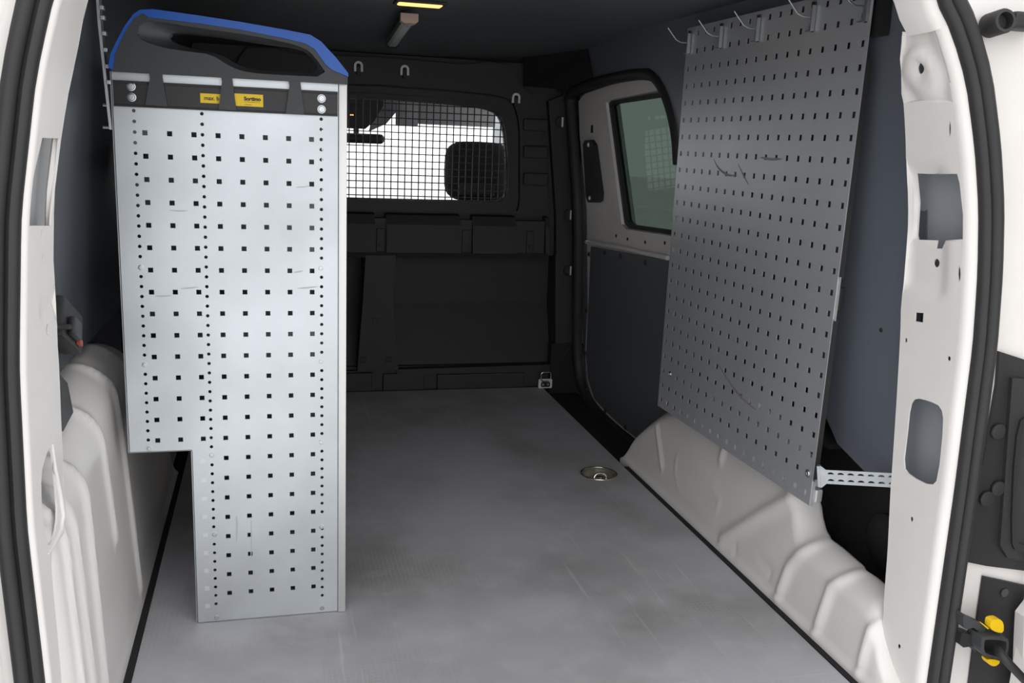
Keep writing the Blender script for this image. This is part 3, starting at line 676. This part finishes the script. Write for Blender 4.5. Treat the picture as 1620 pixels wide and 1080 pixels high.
# ================================================================== SHELF UNIT
YS = 1.583
X0, X1, XM = -.2335, .1095, -.1345       # panel edges, foot cut-out
ZT, ZC = .936, .3222
su = empty('shelf_unit', (-.01, YS, 0), 'tall galvanised shelf unit with perforated end panel and blue-edged top cap', 'shelf unit')
holes = []
SZ = .0039
for r in range(24):
    z = .8816-.03598*r
    for c in range(8):
        x = -.1878+.03637*c
        if z < .325 and c < 3: continue
        if r == 0: continue
        holes.append(rect(x-SZ, x+SZ, z-SZ, z+SZ))
for x, zlo in ((-.2027, .335), (-.1023, .02), (.0823, .02)):
    k = 0
    while True:
        z = .9110-.01622*k; k += 1
        if z < zlo: break
        if .880 < z < .905: continue
        if any(abs(z-s) < .008 for s in ((.6346, .4755, .326) if x < -.15 else (.312, .161) if x < 0 else (.6346, .4755, .3282, .1765))): continue
        rr = .0029; off = .0
        # skip round holes that would touch a square one
        h = circ((x, z), rr, 8)
        holes.append(h)
# drop round holes overlapping squares
sq = [h for h in holes if len(h) == 4]; rd = [h for h in holes if len(h) == 8]
def ok(h):
    cx = sum(p[0] for p in h)/8; cz = sum(p[1] for p in h)/8
    return not any(abs(cx-(s[0][0]+SZ)) < .0075 and abs(cz-(s[0][1]+SZ)) < .0075 for s in sq)
rd = [h for h in rd if ok(h)]
outl = [(XM, .001), (X1, .001), (X1, ZT), (X0, ZT), (X0, ZC), (XM, ZC)]
plate(outl, sq+rd, YP(YS), .0018).build('end_panel', 'galvanised', su)
# folded edges of the end panel
g = G().box((X0-.001, YS, ZC), (X0+.0012, YS+.025, ZT)); g.box((XM-.001, YS, .001), (XM+.0012, YS+.02, ZC)); g.box((X0, YS, ZC-.0005), (XM, YS+.02, ZC+.001)); g.box((XM, YS, .0005), (X1, YS+.02, .0018)); g.box((X0, YS, ZT-.001), (X1, YS+.02, ZT))
g.build('folded_edge', 'galvanised', su)
G().box((X1+.0008, YS-.004, .001), (.1237, YS+.022, ZT), .0018).build('corner_profile', 'aluminium', su, 30)
# rear end panel, posts and trays of the unit (behind the perforated panel)
YE2 = 2.08
plate(outl, [], YP(YE2), .0018).build('end_panel', 'tray_shaded', su)
G().box((X1+.0008, YE2-.018, .001), (.1237, YE2+.004, ZT), .0018).build('corner_profile', 'aluminium', su, 30)
for z, xa in ((.765, X0+.004), (.545, X0+.004), (.328, X0+.004), (.17, XM+.004), (.03, XM+.004)):
    g = G().box((xa, YS+.025, z), (X1-.002, YE2-.004, z+.0015)); g.box((X1-.004, YS+.025, z-.012), (X1-.001, YE2-.004, z+.028)); g.box((xa, YS+.025, z), (xa+.0015, YE2-.004, z+.05)); g.box((xa, YS+.028, z), (X1-.002, YS+.0295, z+.014))
    g.build('shelf_tray', 'tray_shaded', su)
for k in range(9):
    z = .302-.0337*k; G().box((-.1205, YS-.0006, z-.0038), (-.1125, YS+.0002, z+.0038)).build('knockout', 'aluminium', su)
def shp(p): q = onY(p, YS); return Vector((q.x, YS, q.z))
# header rail + rim lip, stickers
rl = ypoly([(179, 125), (536.5, 147), (535.5, 186), (180.5, 166)], YS)
zt = (rl[0][1]+rl[1][1])/2; zb = (rl[2][1]+rl[3][1])/2
hrail = G().box((X0+.003, YS-.004, zb), (X1-.001, YS, zt)).build('header_rail', 'rail_dark', su)
G().box((X0+.003, YS-.0065, zt-.004), (X1-.001, YS-.003, zt), .0008).build('rail_lip', 'black_plastic', hrail)
G().box((X0+.003, YS-.0065, zb), (X1-.001, YS-.003, zb+.003), .0008).build('rail_lip', 'black_plastic', hrail)
def text(s, x, z, size, y, parent, m='ink', bold=0):
    cu = bpy.data.curves.new('lettering', 'FONT'); cu.body = s; cu.size = size; cu.align_x = 'LEFT'; cu.extrude = .0001; cu.offset = bold
    to = bpy.data.objects.new('tmp', cu); COL.objects.link(to); bpy.context.view_layer.update()
    me = bpy.data.meshes.new_from_object(to.evaluated_get(bpy.context.evaluated_depsgraph_get())); bpy.data.objects.remove(to)
    for v in me.vertices: v.co = Vector((x+v.co.x, y-v.co.z, z+v.co.y))
    me.materials.clear(); me.materials.append(MT[m])
    o = bpy.data.objects.new('lettering', me); COL.objects.link(o); o.parent = parent; o.matrix_parent_inverse = Matrix.Translation(-Vector(parent.matrix_world.translation)); return o
a, b = shp((317, 147.5)), shp((348, 164)); s1 = G().box((a.x, YS-.0047, b.z), (b.x+.004, YS-.004, a.z)).build('sticker', 'yellow', hrail)
text('max. b', a.x+.0055, (a.z+b.z)/2-.0025, .0085, YS-.0049, s1, bold=.0002)
a, b = shp((371, 147.8)), shp((416.5, 169.5)); s2 = G().box((a.x, YS-.0047, b.z), (b.x, YS-.004, a.z)).build('sticker', 'yellow', hrail)
text('Sortimo', a.x+.0145, a.z-.0098, .0078, YS-.0049, s2, bold=.0004)
G().box((a.x+.0150, YS-.0049, a.z-.0124), (a.x+.039, YS-.0046, a.z-.0119)).build('print_line', 'ink', s2)
G().box((a.x+.0150, YS-.0049, b.z+.0022), (a.x+.026, YS-.0046, b.z+.0027)).build('print_line', 'ink', s2)
# moulded top cap
outer = [(171, 113), (171, 106), (174.6, 86), (184, 66), (197, 41.5), (211, 22.5), (221, 15.6), (242, 14.5), (311, 24), (380, 34.6), (449, 46.7), (491, 55), (508, 65.7), (532, 91.6), (551, 116)]
innr = [(178, 110.6), (181.5, 86), (190, 66), (200.5, 45), (212, 28), (226, 21), (235, 27.6), (311, 36.3), (380, 46.7), (449, 60.5), (484, 69), (498, 78), (515, 102), (525, 110.6), (551, 121.5)]
hole = [(266, 48), (346, 55), (415, 66), (477, 74), (492.6, 85), (506, 114), (449, 112), (397.5, 109), (373, 100), (346, 83), (311, 78), (276.5, 67), (264, 60)]
rec = [(222, 36), (245, 33), (311, 44), (380, 53), (449, 66), (482, 76), (497, 88), (520, 122), (449, 119), (392, 115), (365, 106), (335, 86), (300, 82), (250, 74), (216, 60)]
YC = YS-.012
cap_out = ypoly([(175, 112)]+innr[:-1]+[(551, 122)], YC); zcap = ZT-.001
cap_out = [(x, max(z, zcap)) for x, z in cap_out]; cap_out = [(X0, zcap)]+cap_out[1:-1]+[(.1237, cap_out[-1][1]), (.1237, zcap)]
hp = smoothpoly(ypoly(hole, YC), 1); rp = smoothpoly(ypoly(rec, YC), 1)
cap = plate(cap_out, [rp], YP(YC), .05).build('top_cap', 'cap_grey', su, 30)
# dished handle recess: loft from recess outline to hole outline
def resample(P, n):
    P = [Vector(p) for p in P]; L = [0]
    for a, b in zip(P, P[1:]+P[:1]): L.append(L[-1]+(b-a).length)
    out = []
    for k in range(n):
        s = L[-1]*k/n; i = 0
        while L[i+1] < s: i += 1
        out.append(P[i].lerp(P[(i+1) % len(P)], (s-L[i])/max(1e-9, L[i+1]-L[i])))
    return out
A = resample(rp, 60); Bq = resample(hp, 60)
sh = min(range(60), key=lambda k: sum((A[i]-Bq[(i+k) % 60]).length for i in range(60))); Bq = [Bq[(i+sh) % 60] for i in range(60)]
secs = [[Vector((p.x, YC, p.y)) for p in A]]+[[Vector((A[i].lerp(Bq[i], t).x, YC+d, A[i].lerp(Bq[i], t).y)) for i in range(60)] for t, d in ((.15, .004), (.6, .012), (1, .020), (1, .05))]
G().sweep(secs, cap=False).build('handle_recess', 'cap_recess', cap, 40)
# blue edging band
bo = ypoly(outer[1:], YC-.002); bi = ypoly(innr, YC-.002)
bo = resample(bo, 80) if False else bo
band = bo+bi[::-1]
plate(band, [], YP(YC-.003), .056).build('edge_band', 'blue', su, 20)
# three tongues over the header rail
for q in ([(236, 116), (256, 117), (257, 124), (265, 168.5), (230, 166.5), (237, 124)], [(350, 122), (367, 123), (368, 130), (374, 174.5), (346, 173), (351, 130)], [(457, 128), (475, 129), (476, 136), (481.5, 181.5), (452, 180), (458, 136)]):
    prismY('tongue', ypoly(q, YC+.001), YC+.001, .004, 'cap_grey', cap)
for p in [(208, 137), (209, 154), (508.5, 156), (508.5, 173)]:
    q = shp(p); screw('bolt', (q.x, YS-.004, q.z), (0, -1, 0), .0053, su, 'steel')
for p in [(223, 423), (507.5, 424), (229, 577), (508, 571.5), (508, 699), (236.5, 709.5), (335, 719.5), (339.5, 845), (508.5, 833), (343, 976.5), (509.5, 961.5)]:
    q = shp(p); screw('bolt', (q.x, YS, q.z), (0, -1, 0), .0037, su, 'steel')

for ln, w_ in (([(245, 468), (258, 468.5), (272, 467)], .0011), ([(286, 456.5), (300, 455.5), (314, 454)], .001), ([(464, 430.5), (472, 430), (480, 428)], .0011), ([(470, 456), (488, 455), (504, 453)], .0012), ([(267, 332), (282, 334), (297, 333)], .0008), ([(468, 296), (478, 296), (490, 294)], .0008), ([(374, 815), (375, 830), (374, 857)], .0016), ([(397, 820), (398, 850), (397, 884)], .0010)):
    P_ = smoothpoly([(shp(p).x, shp(p).z) for p in ln], 2, False); vert = abs(P_[0][1]-P_[-1][1]) > abs(P_[0][0]-P_[-1][0]); L_ = len(P_)-1
    G().sweep([[Vector((x-(h if vert else 0), YS-.0002, z-(0 if vert else h))), Vector((x+(h if vert else 0), YS-.0002, z+(0 if vert else h)))] for k, (x, z) in enumerate(P_) for h in [w_*(.15+math.sin(math.pi*k/L_))]], closed=False, cap=False).build('scuff', 'scuff_pale', su)

# perforated mounting angle going up to the roof
a = Vector((X0-.004, YS+.02, .85))
ma = empty('mounting_strap', a, 'galvanised slotted strap running up from the shelf unit to the roof', 'strap')
P = [onY((176, 205), YS+.006), onY((171, 160), YS+.006), onY((158, 40), YS+.006), onY((153, -30), YS+.006)]
for p in P: p.x = min(p.x, X0-.003)
secs = [[p+Vector(q) for q in ((-.0022, -.004, 0), (.0018, -.004, 0), (.0018, .022, 0), (-.0022, .022, 0))] for p in P]
G().sweep(secs).build('strap', 'galvanised', ma)
for t in (12, 28, 53, 79, 105, 130):
    x = 153+(171-153)*(t+30)/190; q = onY((x+2, t), YS+.004); q.x = min(q.x, X0); G().box((q.x-.001, q.y-.006, q.z-.003), (q.x+.005, q.y+.01, q.z+.003), .001).build('tab', 'galvanised', ma)
for t in ((163, 166), (163, 201)):
    q = onY(t, YS+.01); e = Vector((X0-.004, q.y, q.z)); G().tube([q, e], .0028, 8).build('bolt', 'steel', ma, 40)

# ================================================================== PERFORATED BOARD (right)
PB = .037
Ob = Vector((.9088, 1.999, 1.102)); U = Vector((.0215, -1, .0068)).normalized(); Wv = Vector((.014, .0365, -1)).normalized(); Nb = Wv.cross(U).normalized()
if Nb.x < 0: Nb = -Nb                     # points away from the load space
def BM(u, v, w): return Ob+U*u+Wv*v+Nb*w
pbd = empty('perforated_board', BM(.31, .87, .01), 'grey perforated tool board on the right wall', 'tool board')
bh = []
HU, HV = .0047, .0052
for r in range(24):
    for c in range(18):
        if (r, c) in ((22, 17), (21, 1)): continue
        bh.append(rect(c*PB-HU, c*PB+HU, r*PB-HV, r*PB+HV))
g = plate(rect(-.016, 17*PB+.0135, -.015, 23*PB+.020), bh, BM, .0016); g.build('perforated_sheet', 'board_zinc', pbd)
# black backing frame (rear edge strip, spacers)
def bbox(u0, u1, v0, v1, w0, w1, name, m, par=None, bev=0):
    Mx = Matrix((U, Wv, Nb)).transposed().to_4x4(); Mx.translation = Ob
    return G().box((u0, v0, w0), (u1, v1, w1), bev, Mx).build(name, m, par or pbd)
E_ = 17*PB+.0135
bbox(E_-.012, E_+.001, .10, .455, .0018, .011, 'edge_strip', 'rubber'); bbox(E_-.012, E_+.001, .525, 23*PB-.03, .0018, .011, 'edge_strip', 'rubber')
bbox(E_-.006, E_+.004, .452, .528, .0018, .004, 'edge_clip', 'aluminium')
bbox(E_-.012, E_+.003, .47, .512, .004, .016, 'clip_block', 'rail_dark', None, .003)
bbox(E_-.03, E_+.003, 23*PB-.028, 23*PB+.0195, .0018, .006, 'edge_clip', 'aluminium'); bbox(E_-.015, E_+.006, 23*PB-.012, 23*PB+.014, .006, .022, 'clip_block', 'aluminium', None, .004)
bbox(.01, E_-.02, .03, .05, .003, .028, 'backing_rail', 'rubber'); bbox(.01, E_-.02, .80, .82, .003, .022, 'backing_rail', 'rubber')
bbox(E_-.03, E_+.008, .0, .062, .012, .03, 'top_block', 'rubber')
screw('bolt', BM(1.05*PB, 20.97*PB, 0), -Nb, .0058, pbd); screw('bolt', BM(16.95*PB, 22.0*PB, 0), -Nb, .0062, pbd)
for line in ([(5.3, 8.2), (6.0, 8.75), (7.2, 9.1), (8.2, 9.05)], [(8.2, 8.4), (8.9, 9.0), (9.6, 9.5)], [(10.5, 8.02), (11.5, 8.1), (12.6, 8.05)], [(8.1, 19.8), (9.6, 20.55), (11, 21.05), (12.7, 21.3)]):
    G().sweep([[BM(c*PB, (r-1)*PB-h, -.00015), BM(c*PB, (r-1)*PB+h, -.00015)] for (c, r), h in zip(smoothpoly([(a-1, b) for a, b in line], 2, False), [.0004+.0022*math.sin(math.pi*k/(len(smoothpoly(line, 2, False))-1)) for k in range(99)])], closed=False, cap=False).build('scuff', 'scuff', pbd)
# hooks
for i, (c, w) in enumerate(((0, 0), (4, 0), (8, 0), (13, 0), (17, 0))):
    b = BM(c*PB, 0, 0)
    hk = empty('tool_hook', BM(c*PB, PB*1.1, 0), 'zinc wire hook on the perforated board, '+('at the board edge nearest the sliding door', 'second from the sliding door', 'middle of the five hooks', 'second from the rear pillar', 'at the board corner by the rear pillar')[i], 'hook', 'hooks along the top of the perforated board')
    def HB(u0, u1, v0, v1, w0, w1, name, m):
        Mx = Matrix((U, Wv, Nb)).transposed().to_4x4(); Mx.translation = b; return G().box((u0, v0, w0), (u1, v1, w1), .0006, Mx).build(name, m, hk)
    HB(-.004, .005, -.002, .041, -.003, -.0012, 'back_plate', 'hook_steel'); HB(.005, .0072, -.002, .041, -.009, -.001, 'side_flange', 'hook_steel'); HB(-.005, .005, -.008, .001, -.004, .004, 'top_lug', 'rubber'); HB(-.012, .006, .039, .041, -.008, -.001, 'foot_flange', 'hook_steel')
    q = b+Wv*.018+Nb*-.003+U*.003
    e1 = q+Nb*-.02; e2 = e1+Nb*-.012+Wv*-.005; e3 = e2+Nb*-.022-Wv*.024
    G().tube([q, e1, e2, e3], .0014, 8).build('hook_rod', 'steel', hk, 60)
    screw('screw', b+Wv*.032+Nb*-.003-U*.004, -Nb, .003, hk)
# slotted strut to the body side
A0 = onX((1296, 753), .925); A1 = onX((1412, 759), 1.012)
st = empty('slotted_strut', A0, 'galvanised slotted strut bracing the perforated board against the body side', 'strut')
dv = (A1-A0); Lx = dv.length; dx = dv.normalized(); vz = Vector((0, 0, 1)); vz = (vz-dx*vz.dot(dx)).normalized(); nn = dx.cross(vz)
def SM(u, v, w): return A0+dx*u+vz*v+nn*w
hs = []
k = .02
while k < Lx+.04:
    for s in (-.006, .006): hs.append([(k+.0055*math.cos(a), s*1.0+.0035*math.sin(a)-.001) for a in [math.pi*j/6 for j in range(7)]])
    k += .0165
plate([(0, -.014), (Lx+.05, -.0125), (Lx+.05, .0125), (.012, .0125), (.004, .019), (0, .019), (-.001, -.02), (.004, -.02), (.012, -.0125)][1:8]+[(.012, -.0125)], hs, SM, .002).build('strip', 'strut_zinc', st)
Mx = Matrix((dx, vz, nn)).transposed().to_4x4(); Mx.translation = A0
G().box((-.003, -.019, -.008), (.002, .019, .004), .001, Mx).build('foot', 'strut_zinc', st)

# ================================================================== things outside the seal on the right
YO = 1.105
def op(pxs): return ypoly(pxs, YO)
o = prismY('tail_panel', op([(1582, 556), (1640, 575), (1640, 905), (1560, 895), (1526, 888), (1536, 820), (1564, 690), (1578, 610)]), YO, .006, 'black_plastic'); put(o, 'black plastic panel outside the right seal', 'panel')
prismY('raised_field', op([(1597, 596), (1640, 600), (1640, 890), (1590, 880), (1578, 860), (1590, 690)]), YO-.006, .006, 'bulkhead_plastic', o)
g = plate(smoothpoly(op([(1610, 650), (1660, 655), (1660, 880), (1600, 870), (1592, 850), (1598, 700)]), 1), [smoothpoly(op([(1616, 665), (1655, 668), (1655, 868), (1606, 858), (1600, 845), (1605, 705)]), 1)], YP(YO-.010), .006); g.build('raised_rim', 'black_plastic', o)
for c in ((1578, 682), (1560, 788), (1578, 772)):
    q = onY(c, YO-.002); G().lathe([(.012, 0), (.012, .003), (.006, .005)], q, (0, -1, 0), 14).build('stud', 'rubber', o, 40)
o = prismY('black_tape', op([(1557, 912), (1640, 930), (1640, 1100), (1532, 1100), (1543, 1010)]), YO, .005, 'black_plastic'); put(o, 'black felt patch on the body corner behind the yellow-tabbed connector', 'felt patch')
q = onY((1589, 937), YO-.001); G().lathe([(.007, 0), (.007, .0015), (.004, .002)], q, (0, -1, 0), 16).build('plug', 'cap_recess', o, 40)
for sd, hx, lab in ((1, 1.135, 'open right rear wing door with white pressed edge'), (-1, -.435, 'open left rear wing door in white paint')):
    rd_ = empty('rear_door', (hx, 1.09, -.2), lab, 'door')
    def DM(u, v, w, sd=sd, hx=hx): return (hx+sd*(.16*u+w), 1.09-.985*u, v)
    plate(rrect(.0, .62, -.25, 1.2, .05), [rrect(.12, .52, .62, 1.08, .05)], DM, .03).build('door_panel', 'white_paint', rd_, 30)
    plate(rrect(.06, .56, -.15, .52, .04), [], lambda u, v, w: DM(u, v, w-.012), .011).build('door_lining', 'black_plastic', rd_, 30)
    plate(rrect(.115, .525, .615, 1.085, .05), [], lambda u, v, w: DM(u, v, w+.014), .003).build('window_pane', 'tinted_glass', rd_)
    for z in (-.12, .95): G().box((hx-.012, 1.085, z-.03), (hx+.012, 1.111, z+.03), .004).build('hinge', 'white_paint', rd_, 30)
    if sd > 0:
        ed = prismY('pressed_edge', smoothpoly(op([(1599, 948), (1650, 930), (1650, 1100), (1593, 1100), (1596, 1000)]), 1), YO-.03, .02, 'white_paint', rd_, (), 0, 30)
        prismY('pressed_line', op([(1610, 960), (1613, 958), (1610, 1010), (1612, 1090), (1609, 1090), (1607, 1010)]), YO-.032, .002, 'cavity_paint', ed)
# black hinge tube at the top
q0 = onY((1582, 32), YO-.02); q1 = onY((1640, 30), YO-.01)
th = empty('door_stop', q0, 'black rubber-tipped door stop beside the top of the right seal', 'door stop')
G().lathe([(.016, -.03), (.016, 0), (.0145, .003), (.011, .003), (.0105, -.01), (.0001, -.01)], onY((1589, 33), YO-.03), (-.1, -1, .1), 20).build('tube', 'rubber', th, 40)
a = onY((1600, 18), YO-.02); b = onY((1650, 50), YO-.02); G().box((a.x, YO-.03, b.z), (b.x, YO, a.z), .004).build('bracket', 'black_plastic', th)
# connector with yellow tabs and cable
cn = empty('cable_connector', onY((1560, 1015), YO-.03), 'black cable connector with two yellow tabs by the right seal', 'connector')
def quad(pxs, Y, t, name, m, holes=()): return prismY(name, ypoly(pxs, Y), Y, t, m, cn, [ypoly(h, Y) for h in holes])
hs_o = smoothpoly([(1556, 1006), (1594, 1008), (1597, 1020), (1591, 1044), (1583, 1043), (1557, 1038), (1552, 1030), (1552, 1012)], 1)
hs_i = smoothpoly([(1560, 1011), (1591, 1013), (1593, 1021), (1588, 1040), (1582, 1039), (1560, 1034), (1557, 1028), (1557, 1015)], 1)
quad(hs_o, YO-.05, .03, 'socket_rim', 'cap_recess', [hs_i]); quad(hs_i, YO-.035, .01, 'socket_back', 'black_plastic')
t_ = quad(smoothpoly([(1567, 984), (1571, 980), (1582, 979), (1588, 985), (1588, 1001), (1577, 1000), (1567, 995)], 1), YO-.045, .012, 'tab', 'yellow_knob'); t_['label'] = 'yellow tab'
quad(smoothpoly([(1562, 1042), (1582, 1044), (1581, 1050), (1574, 1054), (1566, 1052), (1562, 1047)], 1), YO-.045, .012, 'tab', 'yellow_knob')
quad([(1553, 986), (1555, 986), (1565, 994), (1563, 995)], YO-.042, .006, 'tab', 'yellow_knob')
quad(smoothpoly([(1524, 970), (1530, 976), (1545, 982), (1558, 989), (1561, 996), (1553, 1001), (1546, 997), (1540, 992), (1530, 996), (1524, 992)], 1), YO-.035, .015, 'lever', 'cap_recess')
quad([(1522, 1001), (1534, 1003), (1552, 1010), (1552, 1028), (1545, 1032), (1538, 1022), (1524, 1024), (1518, 1018)], YO-.03, .02, 'body', 'black_plastic')
pts = [onY((1577, 1026), YO-.05), onY((1582, 1033), YO-.07), onY((1595, 1048), YO-.08), onY((1612, 1066), YO-.08), onY((1640, 1095), YO-.08)]
G().tube(smoothpoly([tuple(p) for p in pts], 2, False), .0065, 12).build('cable', 'rubber', cn, 60)

# ------------------------------------------------------------------ clutter at the left wall
p = onX((116, 518), -.275)
bx = empty('wiring_box', (p.x, p.y, p.z-.03), 'black wiring box on the left wall above the wheel arch', 'wiring box')
Mx = Matrix.Rotation(math.radians(-24), 4, 'X'); Mx.translation = (p.x-.012, p.y, p.z)
G().box((-.014, -.075, -.028), (.014, .06, .030), .005, Mx).build('housing', 'black_plastic', bx, 30)
G().box((.0145, -.05, -.02), (.024, .0, .006), .003, Mx).build('connector_block', 'rail_dark', bx, 30)
G().box((.0145, .01, -.022), (.020, .03, -.014), .001, Mx).build('contact', 'red_plastic', bx)
G().tube([Mx @ Vector(v) for v in ((.017, -.05, -.01), (.018, -.07, -.014), (.010, -.085, -.018), (-.004, -.09, -.012))], .004, 8).build('wire', 'rubber', bx, 50)
q = [onX(c, -.285) for c in [(95, 592), (107, 606), (116, 652), (100, 682), (96, 682)]]
V = q+[v+Vector((-.02, 0, 0)) for v in q]; o = mk('cover_flap', V, [(0, 1, 2, 3, 4), (9, 8, 7, 6, 5)]+[(i, (i+1) % 5, 5+(i+1) % 5, 5+i) for i in range(5)], 'rail_dark'); put(o, 'dark grey cover flap between left pillar and wheel arch', 'cover flap')
